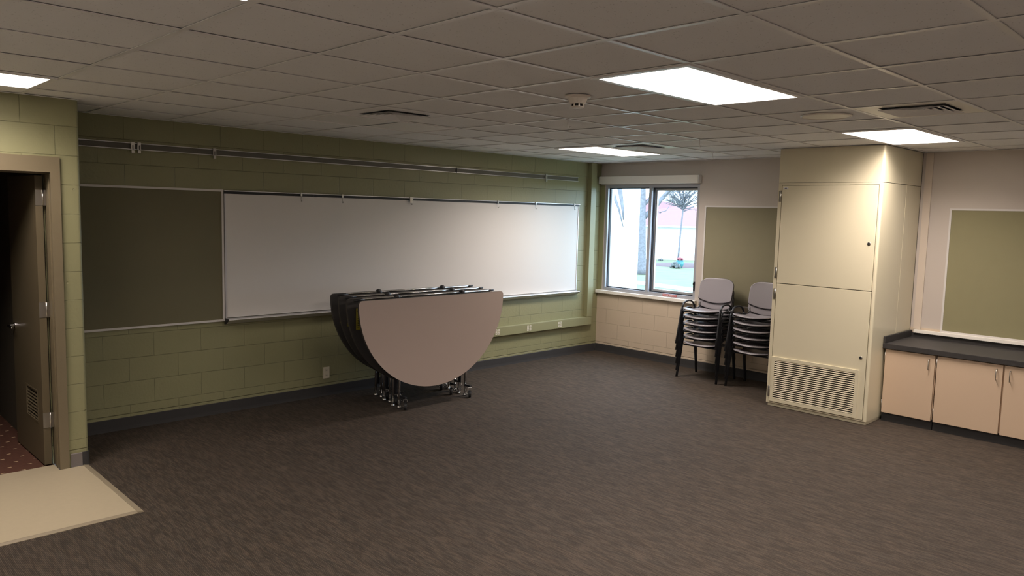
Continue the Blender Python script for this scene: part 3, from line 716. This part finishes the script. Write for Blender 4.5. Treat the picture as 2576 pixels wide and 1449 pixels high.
def vdoor(z0, z1, lockz, parent):
    q = MB(); q.box(CX - .004, CX + .0235, DY0, DY1, z0, z1, bev=.003); d = q.build('door', 'cream', parent)
    q = MB(); q.lathe([(.016, 0), (.016, -.003), (.011, -.005), (.002, -.005)], CX - .0045, DY0 + .05, 20, cz=lockz, axis='x'); q.build('lock', 'steel', d)
    q = MB(); q.lathe([(.011, -.005), (.011, -.0058)], CX - .0045, DY0 + .05, 20, cz=lockz, axis='x'); q.build('keyhole', 'dark', d)
    for zz in (z0 + .05, z1 - .16):
        q = MB(); q.tube([(CX - .003, DY1 + .012, zz), (CX - .003, DY1 + .012, zz + .11)], .006, 8); q.box(CX - .003, CX - .0005, DY1 + .008, DY1 + .03, zz, zz + .11); q.build('hinge', 'steel', d)
    return d
q = MB(); q.box(CX + .012, CX + .0235, DY0 - .0045, DY1 + .0045, .046, 2.261); q.build('door_gap', 'cream_dark', t)
up_ = vdoor(1.276, 2.258, 1.716, t)
q = MB(); q.lathe([(1, 0), (1, -.0015), (.9, -.002), (.02, -.002)], 0, 0, 32, axis='x')
for v in q.bm.verts: v.co = Vector((CX - .0045 + v.co.x, DY1 - .038 + v.co.y * .026, 2.232 + v.co.z * .0125))
pl_ = q.build('nameplate', 'ventgrey', up_)
q = MB(); q.box(CX - .0072, CX - .0067, DY1 - .05, DY1 - .026, 2.229, 2.235); q.build('lettering', 'dark', pl_)
lo = vdoor(.048, 1.270, .64, t)
GY0, GY1, GZ0, GZ1 = 2.765, 3.578, .085, .49
q = MB(); q.frame(0, CX - .016, CX - .0045, GY0 - .03, GY1 + .03, GZ0 - .03, GZ1 + .03, .032); q.build('grille_frame', 'cream', lo)
q = MB(); n = 20
for k in range(n):
    z = GZ0 + (k + .5) * (GZ1 - GZ0) / n
    q.box(GY0 * 0 - .0065, .0065, GY0, GY1, -.0013, .0013, mtx=Matrix.Translation((CX - .0105, 0, z)) @ Matrix.Rotation(R(-42), 4, 'Y'))
q.build('louvre_slats', 'cream', lo)
q = MB(); q.box(CX - .0052, CX - .0046, GY0, GY1, GZ0, GZ1); q.build('grille_opening', 'dark', lo)

# ------------------------------------------------------------------ base cabinets and counter
BX = 7.625
def cabinet(y1, y0, ndoors, label, hinge_sides):
    t = empty('base_cabinet', (8.0, (y0 + y1) / 2, 0), label, 'cabinet', 'beige base cabinets under the counter')
    q = MB(); q.box(BX + .022, XW - .001, y0 + .001, y1 - .001, .098, .712); q.build('body', 'beige', t)
    q = MB(); q.box(BX + .035, XW - .02, y0 + .001, y1 - .001, 0, .096); q.build('toe_kick', 'rubber', t)
    wd = (y1 - y0) / ndoors
    for k in range(ndoors):
        a1 = y1 - k * wd; a0 = a1 - wd; hs = hinge_sides[k]   # hs: +1 hinge on the high-y side
        d0, d1 = a0 + .007, a1 - .007
        q = MB(); q.box(BX, BX + .0215, d0, d1, .088, .706, bev=.002); d = q.build('door', 'beige', t)
        py = d0 + .045 if hs > 0 else d1 - .045
        q = MB(); q.tube([(BX - .0005, py, .665), (BX - .022, py, .665), (BX - .030, py, .655), (BX - .030, py, .58), (BX - .022, py, .57), (BX - .0005, py, .57)], .004, 8); q.build('pull', 'steel', d)
        hy_ = d1 + .003 if hs > 0 else d0 - .003
        for z in (.60, .135):
            q = MB(); q.tube([(BX + .004, hy_, z), (BX + .004, hy_, z + .075)], .0045, 8); q.box(BX + .006, BX + .02, hy_ - .003, hy_ + .003, z, z + .075); q.build('hinge', 'steel', d)
cabinet(2.628, 2.178, 1, 'single door beige base cabinet against the tall cream cabinet', (1,))
cabinet(2.172, 1.10, 2, 'two door beige base cabinet cut off by the right edge of the photo', (1, -1))
cabinet(1.09, .02, 2, 'two door beige base cabinet farther right under the counter', (1, -1))
t = empty('countertop', (8.0, 1.3, .715), 'dark charcoal laminate countertop with backsplash over the beige cabinets', 'countertop')
q = MB(); q.box(BX - .022, XW - .001, .0, 2.642, .714, .762, bev=.003); q.build('top', 'counter', t)
q = MB(); q.box(XW - .02, XW - .001, .0, 2.622, .7625, .806); q.build('backsplash', 'counter', t)
q = MB(); q.box(BX - .018, XW - .001, 2.622, 2.641, .7625, .828, bev=.002); q.build('side_splash', 'counter', t)
q = MB(); q.box(XW - .045, XW - .0005, 0.0, 2.60, .8065, .838, bev=.003); struct(q.build('trim_4', 'housing'))
q = MB(); q.box(XW - .012, XW - .0005, 2.545, 2.615, .84, H - .003, bev=.002); struct(q.build('trim_5', 'tan_trim'))

# ------------------------------------------------------------------ folded tables
def folding_table(cx, cy, label, rot=0, sticker=True):
    t = empty('folding_table', (cx, cy, 0), label, 'table', 'folded round tables parked against the wall')
    RR, HT = .885, 1.092
    def outline(r):
        pts = []
        rc = .06
        for k in range(0, 41):
            a = -math.pi + k / 40 * math.pi
            pts.append((cx + r * math.cos(a), HT - rc + (r - (0)) * math.sin(a) * (HT - rc - .205) / r if False else HT - .035 + (r - .03) * math.sin(a)))
        # rounded upper corners
        x0, x1 = cx - r, cx + r; zt = HT
        top = []
        for k in range(0, 7):
            a = k / 6 * math.pi / 2
            top.append((x1 - .035 + .035 * math.cos(a), zt - .035 + .035 * math.sin(a)))
        for k in range(0, 7):
            a = math.pi / 2 + k / 6 * math.pi / 2
            top.append((x0 + .035 + .035 * math.cos(a), zt - .035 + .035 * math.sin(a)))
        return pts[1:-1] + top
    for side, y0 in ((-1, cy - .118), (1, cy + .080)):
        q = MB(); lam = y0 if side < 0 else y0 + .022
        q.prism(outline(RR), 1, y0, y0 + .024)
        q.mats = ['underside', 'laminate']
        for f in q.bm.faces:
            c = f.calc_center_median(); f.material_index = 1 if len(f.verts) > 8 and ((side < 0 and c.y < y0 + .005) or (side > 0 and c.y > y0 + .02)) else 0
        lf = q.build('tabletop_half', None, t)
        if side > 0 and sticker:
            q = MB(); q.box(cx - .79, cx - .69, y0 - .002, y0 - .0005, .80, 1.0, 'yellow'); q.lathe([(.022, -.0005), (.022, 0)], cx - .755, y0 - .0021, 20, cz=.975, axis='y', mk='dark')
            for k in range(8): q.box(cx - .775, cx - .705, y0 - .0028, y0 - .0021, .935 - k * .016, .940 - k * .016, 'dark')
            q.build('warning_label', None, lf)
        if side < 0:
            pass
    # torsion rod along the fold, with hinge knobs
    yr = cy - .012; zr = HT + .004
    q = MB(); q.tube([(cx - .78, yr, zr), (cx + .80, yr, zr)], .009, 10); q.build('torsion_rod', 'chrome', t)
    q = MB(); q.tube([(cx - .87, yr, zr - .01), (cx - .76, yr, zr - .004)], .011, 8); q.build('rod_sleeve', 'blackplastic', t)
    q = MB(); q.tube([(cx + .76, yr, zr - .002), (cx + .835, yr, zr + .002)], .010, 8); q.build('rod_sleeve', 'blackplastic', t)
    for dx in (-.405, .405):
        q = MB(); q.lathe([(.034, -.02), (.036, .0), (.030, .014), (.018, .024), (.002, .028)], cx + dx, yr, 14, cz=zr); q.box(cx + dx - .05, cx + dx + .05, yr - .028, yr + .028, zr - .02, zr - .002); q.build('hinge_knob', 'blackplastic', t)
    # hinge frame in the gap
    q = MB()
    for dx in (-.40, .40):
        q.tube([(cx + dx, cy - .01, 1.08), (cx + dx, cy - .01, .16)], .014, 8)
    q.tube([(cx - .40, cy - .01, .50), (cx + .40, cy - .01, .50)], .014, 8); q.build('hinge_frame', 'blackmetal', t)
    for sx in (-1, 1):
        lx = cx + .075 + sx * .42
        for d0_, dy in ((.012, .012), (.060, .115)):
            q = MB(); q.tube([(lx, cy + d0_, .60), (lx, cy + d0_, .34), (lx, cy + dy, .27), (lx, cy + dy, .05)], .0135, 12); lg = q.build('leg', 'chrome', t)
            q = MB(); q.lathe([(.010, .055), (.010, .03), (.021, .024), (.023, .012), (.018, .008)], lx, cy + dy, 16); q.build('glide', 'chrome', lg)
        # caster arms and casters
        for sy, yo in ((-1, -.075), (1, .135)):
            ax = lx + (.03 if sy > 0 else .012) * -sx * (3 if sy > 0 else 1)
            ys = cy + (.0 if sy < 0 else .075)
            q = MB(); q.box(ax - .013, ax + .013, min(ys, cy + yo - .012), max(ys, cy + yo + .012), .108, .128, bev=.003); ar = q.build('caster_arm', 'blackmetal', t)
            q = MB(); q.lathe([(.010, .0), (.012, .004), (.006, .010), (.001, .011)], ax, ys - sy * .004, 14, cz=.128); q.build('bolt', 'chrome', ar)
            wx, wy = ax + sx * .0, cy + yo
            ca = empty('caster', (wx, wy, 0)); ca.parent = t; ca.location = (wx - cx, wy - cy, 0); ca.rotation_euler = (0, 0, R(-37))
            q = MB(); q.lathe([(.010, -.013), (.033, -.013), (.038, -.009), (.038, .009), (.033, .013), (.010, .013)], wx, wy, 24, cz=.038, axis='x'); q.build('wheel', 'blackplastic', ca)
            q = MB()
            for s2 in (-1, 1):
                q.prism([(wy - .012, .03), (wy + .012, .03), (wy + .022, .085), (wy + .018, .102), (wy - .018, .102), (wy - .022, .085)], 0, wx + s2 * .0185 - .0015, wx + s2 * .0185 + .0015)
                q.lathe([(.012, 0), (.012, s2 * .004), (.003, s2 * .006)], wx + s2 * .02, wy, 14, cz=.038, axis='x')
            q.box(wx - .02, wx + .02, wy - .018, wy + .018, .099, .1075, bev=.002); q.build('fork', 'chrome', ca)
    t.rotation_euler = (0, 0, rot)
    return t
TB = folding_table(4.632, 5.882, 'folded round taupe table at the front of the row, its half disc fully showing', R(-.6))
for (cx, cy, l) in ((4.687, 6.112, 'folded round table in the middle of the row, behind the front one'), (4.742, 6.338, 'folded round table at the back of the row, nearest the green wall')):
    t2 = copy_tree(TB); t2.location = (cx, cy, 0); t2['label'] = l; t2.rotation_euler = (0, 0, R(-.6))

# ------------------------------------------------------------------ stacking chairs
def chair(label, group):
    t = empty('stacking_chair', (0, 0, 0), label, 'chair', group)
    # seat shell
    q = MB(); NU, NV = 14, 12; vs = []
    for j in range(NV + 1):
        v = j / NV; row = []
        for i in range(NU + 1):
            u = -1 + 2 * i / NU
            half = .232 if v < .5 else .232 - .03 * ((v - .5) / .5) ** 2
            e = min(1, (1 - abs(2 * v - 1) ** 7) ** .25 + .0) if False else 1
            cf = (1 - max(0, (abs(u) - .8) / .2) ** 2 * .09)
            x = -.245 + .055 * abs(u) ** 2.2 + v * (.40 - .055 * abs(u) ** 2.2 - .02 * abs(u) ** 4)
            y = u * half * (1 - .10 * max(0, 1 - v / .12) ** 2 - .12 * max(0, (v - .88) / .12) ** 2)
            z = .434 - .036 * min(1, v / .75) + .012 * max(0, (v - .75) / .25) ** 2 - .006 * math.sin(math.pi * v) * (1 - u * u) - .020 * (1 - u * u * .5) * max(0, 1 - v / .12) ** 1.8 + .006 * u * u
            row.append(q.bm.verts.new((x, y, z)))
        vs.append(row)
    for j in range(NV):
        for i in range(NU): q.bm.faces.new((vs[j][i], vs[j][i + 1], vs[j + 1][i + 1], vs[j + 1][i]))
    q.build('seat', 'seat', t, smooth=True, solid=.015, sub=1)
    q = MB(); q.box(-.135, .10, -.15, .15, .392, .400, bev=.002); q.build('seat_plate', 'blackplastic', t)
    # backrest shell
    def back(name, mk, off, grow, thick):
        q = MB(); vs = []
        for j in range(NV + 1):
            v = j / NV; row = []
            for i in range(NU + 1):
                u = -1 + 2 * i / NU
                sq = 1 - .13 * max(0, (v - .72) / .28) ** 2.6 - .02 * (1 - v)
                y = u * (.228 + grow) * sq
                zb = .488 + .047 * abs(u) ** 2 - grow * 2.2; zt = .790 - .035 * abs(u) ** 5 + grow * .2
                z = zb + (zt - zb) * v
                s_ = (z - .48) / .31
                x = .172 + .055 * s_ + .012 * s_ * s_ - .030 * u * u + off
                row.append(q.bm.verts.new((x, y, z)))
            vs.append(row)
        for j in range(NV):
            for i in range(NU): q.bm.faces.new((vs[j][i], vs[j][i + 1], vs[j + 1][i + 1], vs[j + 1][i]))
        return q.build(name, mk, t, smooth=True, solid=thick, sub=1)
    back('backrest', 'seat', 0, 0, .007); back('backrest_shell', 'blackplastic', .0075, .004, .005)
    for s in (-1, 1):
        # side frame
        q = MB(); q.tube([(-.213, s * .268, .001), (-.180, s * .263, .18), (-.142, s * .257, .40), (-.133, s * .256, .435)], .012, 12, ry=.020); q.build('leg', 'blackmetal', t)
        q = MB(); q.tube([(.215, s * .262, .001), (.180, s * .260, .18), (.140, s * .257, .38), (.128, s * .256, .435)], .012, 12, ry=.020); q.build('leg', 'blackmetal', t)
        q = MB(); q.tube([(-.133, s * .256, .430), (-.122, s * .255, .462), (-.100, s * .254, .487), (-.065, s * .253, .502), (-.01, s * .253, .508), (.045, s * .253, .502), (.085, s * .254, .484), (.110, s * .255, .460), (.128, s * .256, .432)], .013, 12, ry=.0095); q.build('arm', 'blackmetal', t)
        q = MB(); q.tube([(.115, s * .256, .42), (.122, s * .225, .412), (.135, s * .205, .415), (.160, s * .200, .44), (.182, s * .203, .50), (.196, s * .205, .58)], .009, 8); q.build('back_support', 'blackmetal', t)
    for x in (-.142, .118):
        q = MB(); q.tube([(x, -.256, .398), (x, -.21, .392), (x, .21, .392), (x, .256, .398)], .009, 8); q.build('crossbar', 'blackmetal', t)
    return t
TXT = ['lowest', 'second one up', 'third one up', 'fourth one up', 'fifth one up', 'topmost']
proto = None
for si, (sx, sy, where, n, seat_h, rz) in enumerate(((7.968, 4.762, 'in the stack beside the window', 6, 0, 0), (7.985, 4.115, 'in the stack beside the tall cabinet', 6, 0, -.015))):
    for k in range(n):
        lab = 'grey plastic chair, %s %s' % (TXT[k], where)
        if proto is None: proto = chair(lab, 'grey stacking chairs'); c = proto
        else: c = copy_tree(proto)
        c.location = (sx - .0085 * k, sy + random.Random(k + 7 * si).uniform(-.0012, .0012), .0815 * k); c.rotation_euler = (0, 0, rz)
        c['label'] = lab; c['group'] = 'grey stacking chairs ' + ('beside the window' if si == 0 else 'beside the tall cabinet')

# ------------------------------------------------------------------ outdoors
Z0 = -1.5
q = MB(); q.box(9.5, 120, -60, 120, Z0 - .2, Z0); struct(q.build('lawn', 'grass'))
q = MB(); q.prism([(32.6, 24.5), (31.2, 24.6), (29.4, 16.0), (30.9, 15.6)], 2, Z0 + .001, Z0 + .03); struct(q.build('sidewalk', 'concrete'))
q = MB(); q.box(XW + .201, 9.5, YR, 12, Z0 - .2, .3); struct(q.build('ground_strip', 'concrete'))
def branch(q, pts, r0, r1, n=8):
    k = len(pts); q.tube(pts, [r0 + (r1 - r0) * i / (k - 1) for i in range(k)], n)
def grow(q, p, d, ln, r, depth, rng):
    pts = [Vector(p)]; dd = Vector(d).normalized()
    for _ in range(4):
        dd = (dd + Vector((rng.uniform(-.25, .25), rng.uniform(-.25, .25), rng.uniform(-.12, .2)))).normalized(); pts.append(pts[-1] + dd * ln / 4)
    branch(q, pts, r, r * .55, 6)
    if depth > 0:
        for _ in range(3):
            k = rng.choice([2, 3, 4]); d2 = (dd + Vector((rng.uniform(-.9, .9), rng.uniform(-.9, .9), rng.uniform(-.5, .7)))).normalized()
            grow(q, pts[k], d2, ln * rng.uniform(.55, .8), r * .5, depth - 1, rng)
t = empty('bare_tree', (36.53, 26.47, Z0), 'large leafless tree with a thick mottled trunk, seen through the left pane', 'tree', 'trees outside the window')
q = MB(); branch(q, [(36.53, 26.47, Z0 - .02), (36.55, 26.5, Z0 + .3), (36.6, 26.58, 0), (36.7, 26.72, 1.52), (36.82, 26.88, 3.5), (36.95, 27.05, 5.5), (37.1, 27.2, 8.5)], .34, .2, 14); q.build('trunk', 'bark', t)
rng = random.Random(4); q = MB()
branch(q, [(36.75, 26.8, 1.75), (37.15, 26.4, 2.15), (37.55, 26.05, 2.85), (38.09, 25.63, 3.6), (38.9, 25.0, 4.3)], .20, .08, 10)
branch(q, [(36.75, 26.8, 2.4), (37.1, 26.5, 2.9), (37.6, 26.1, 3.9), (38.0, 25.7, 5.0)], .12, .05, 8)
branch(q, [(37.0, 26.5, 2.05), (37.33, 26.22, 2.40), (37.37, 26.2, 2.25), (37.52, 26.01, 2.15), (37.78, 25.77, 2.25), (37.93, 25.67, 2.50)], .05, .018, 6)
branch(q, [(37.33, 26.22, 2.36), (37.43, 26.08, 2.06), (37.56, 25.98, 2.12), (37.62, 25.92, 2.24)], .03, .014, 6)
for p, d in (((37.9, 25.75, 3.4), (.5, -.5, .3)), ((37.55, 26.05, 2.9), (.3, -.6, .6)), ((38.3, 25.5, 3.8), (.3, -.9, -.1)), ((36.85, 26.9, 4.0), (.2, -1, .5)), ((37.4, 26.2, 3.6), (.5, -.8, .2))):
    grow(q, p, d, 1.7, .07, 4, rng)
q.build('branches', 'bark', t)
t = empty('leaning_tree', (15.2, 13.6, Z0), 'pale forked limbs of a nearer leafless tree at the left of the window', 'tree', 'trees outside the window')
q = MB(); branch(q, [(15.2, 14.2, Z0 - .02), (15.25, 14.1, 1), (15.5, 13.7, 3.2), (15.7, 13.1, 4.3)], .22, .12, 12); q.build('trunk', 'bark', t)
q = MB(); branch(q, [(15.7, 13.1, 4.3), (15.92, 12.64, 2.85), (15.98, 12.56, 2.45), (16.05, 12.43, 2.10), (16.12, 12.31, 1.62)], .085, .01, 10)
branch(q, [(15.7, 13.1, 4.3), (16.02, 12.52, 2.95), (16.09, 12.43, 2.55), (16.12, 12.36, 2.15), (16.13, 12.31, 1.80)], .10, .02, 10)
q.build('limbs', 'bark', t)
t = empty('young_tree', (44.46, 29.18, Z0), 'slim young tree with a hazy grey crown in front of the white building', 'tree', 'trees outside the window')
q = MB(); branch(q, [(44.46, 29.18, Z0 - .02), (44.6, 29.2, 0), (44.73, 29.22, 1.12), (44.89, 29.23, 2.35), (45.0, 29.23, 3.2)], .07, .045, 8); q.build('trunk', 'bark', t)
rng = random.Random(9); q = MB()
for k in range(46):
    a = rng.uniform(0, 6.28); grow(q, (44.95, 29.23, rng.uniform(2.3, 3.3)), (math.cos(a), math.sin(a), rng.uniform(.0, 1.2)), rng.uniform(.9, 1.3), .04, 3, rng)
q.build('crown', 'bark', t)
t = empty('white_building', (52, 35, Z0), 'long low white building with a faded red roof across the lawn', 'building')
d = Vector((54.01 - 49.09, 33.93 - 34.38, 0)); d = Vector((.72, -.69, 0)); n_ = Vector((.69, .72, 0))
p0 = Vector((51.2, 34.6, 0))
def bp(a, b_, z): v = p0 + d * a + n_ * b_; return (v.x, v.y, z)
def hexa(q, a0, a1, b0, b1, z0, z1, mk=None):
    vs = [q.bm.verts.new(bp(a, b_, z)) for z in (z0, z1) for a, b_ in ((a0, b0), (a1, b0), (a1, b1), (a0, b1))]
    fs = [q.bm.faces.new([vs[i] for i in f]) for f in ((0, 1, 2, 3), (7, 6, 5, 4), (0, 4, 5, 1), (1, 5, 6, 2), (2, 6, 7, 3), (3, 7, 4, 0))]; q._mi(fs, mk)
q = MB(); hexa(q, -9, 9, 0, 7, Z0 - .02, 1.2); q.build('walls', 'housewhite', t)
q = MB(); vs = {}
for nm, (a, b_, z) in dict(a=(-9.5, -.5, 1.2), b=(9.5, -.5, 1.2), c=(9.5, 7.5, 1.2), d=(-9.5, 7.5, 1.2), e=(-5, 3.5, 3.9), f=(2.2, 3.5, 2.9)).items(): vs[nm] = q.bm.verts.new(bp(a, b_, z))
for f in ('ab fe', 'bcf', 'cd ef', 'dae', 'adcb'): q.bm.faces.new([vs[c] for c in f.replace(' ', '')])
q.build('roof', 'roof', t)
q = MB(); hexa(q, .9, 1.15, -.03, -.001, -.9, .38); q.build('window', 'ventgrey', t)
q = MB(); hexa(q, -9.5, 9.5, -.52, -.45, 1.08, 1.2); q.build('gutter', 'ventgrey', t)
q = MB()
vs8 = []
for z in (Z0 - .02, 6.5):
    for x, y in ((22.85, 16.72), (27.5, 21.2), (21.5, 27.0), (16.9, 22.4)): vs8.append(q.bm.verts.new((x, y, z)))
for f in ((0, 1, 2, 3), (7, 6, 5, 4), (0, 4, 5, 1), (1, 5, 6, 2), (2, 6, 7, 3), (3, 7, 4, 0)): q.bm.faces.new([vs8[i] for i in f])
tag(q.build('white_annex', 'housewhite', org=(22, 21, Z0)), 'plain white building side filling the left window pane', 'building')
q = MB(); q.lathe([(2.6, 0), (2.2, .06), (1.0, .12), (.01, .14)], 46.2, 29.6, 24, cz=Z0); q.bm.verts.ensure_lookup_table()
tag(q.build('flower_bed', 'grass2', org=(46.2, 29.6, Z0)), 'reddish mulch flower bed around the young tree', 'flower bed')
t = empty('garden_pot', (43.6, 28.45, Z0), 'turquoise garden pot with red blooms in the flower bed', 'plant pot')
q = MB(); q.lathe([(.16, .0), (.25, .2), (.28, .36), (.22, .50), (.245, .53), (.2, .53)], 43.6, 28.45, 20, cz=Z0); q.build('pot', 'turq', t, smooth=True)
q = MB()
for k in range(14):
    a = k * 2.4; r = .03 + .013 * k
    bmesh.ops.create_icosphere(q.bm, subdivisions=1, radius=.085, matrix=Matrix.Translation((43.6 + r * math.cos(a), 28.45 + r * math.sin(a), Z0 + .60 + .04 * math.sin(k))))
q.build('blooms', 'redfl', t)
def shrub(x, y, r, label, seed):
    q = MB(); rr = random.Random(seed)
    for k in range(30):
        v = Vector((rr.gauss(0, 1), rr.gauss(0, 1), abs(rr.gauss(0, 1)))).normalized() * r * rr.uniform(.4, .85)
        bmesh.ops.create_icosphere(q.bm, subdivisions=1, radius=r * rr.uniform(.18, .32), matrix=Matrix.Translation((x + v.x, y + v.y, Z0 + r * .2 + v.z * .8)))
    tag(q.build('shrub', 'leaf', org=(x, y, Z0)), label, 'shrub', 'low shrubs outside')
shrub(43.0, 28.4, .42, 'low dull green shrub left of the turquoise pot', 1)
shrub(45.2, 27.9, .45, 'low shrub right of the turquoise pot', 2)
shrub(48.9, 33.6, .25, 'tiny dark shrub against the foot of the white building', 3)

for o in bpy.data.objects:
    if '_o' in o: del o['_o']
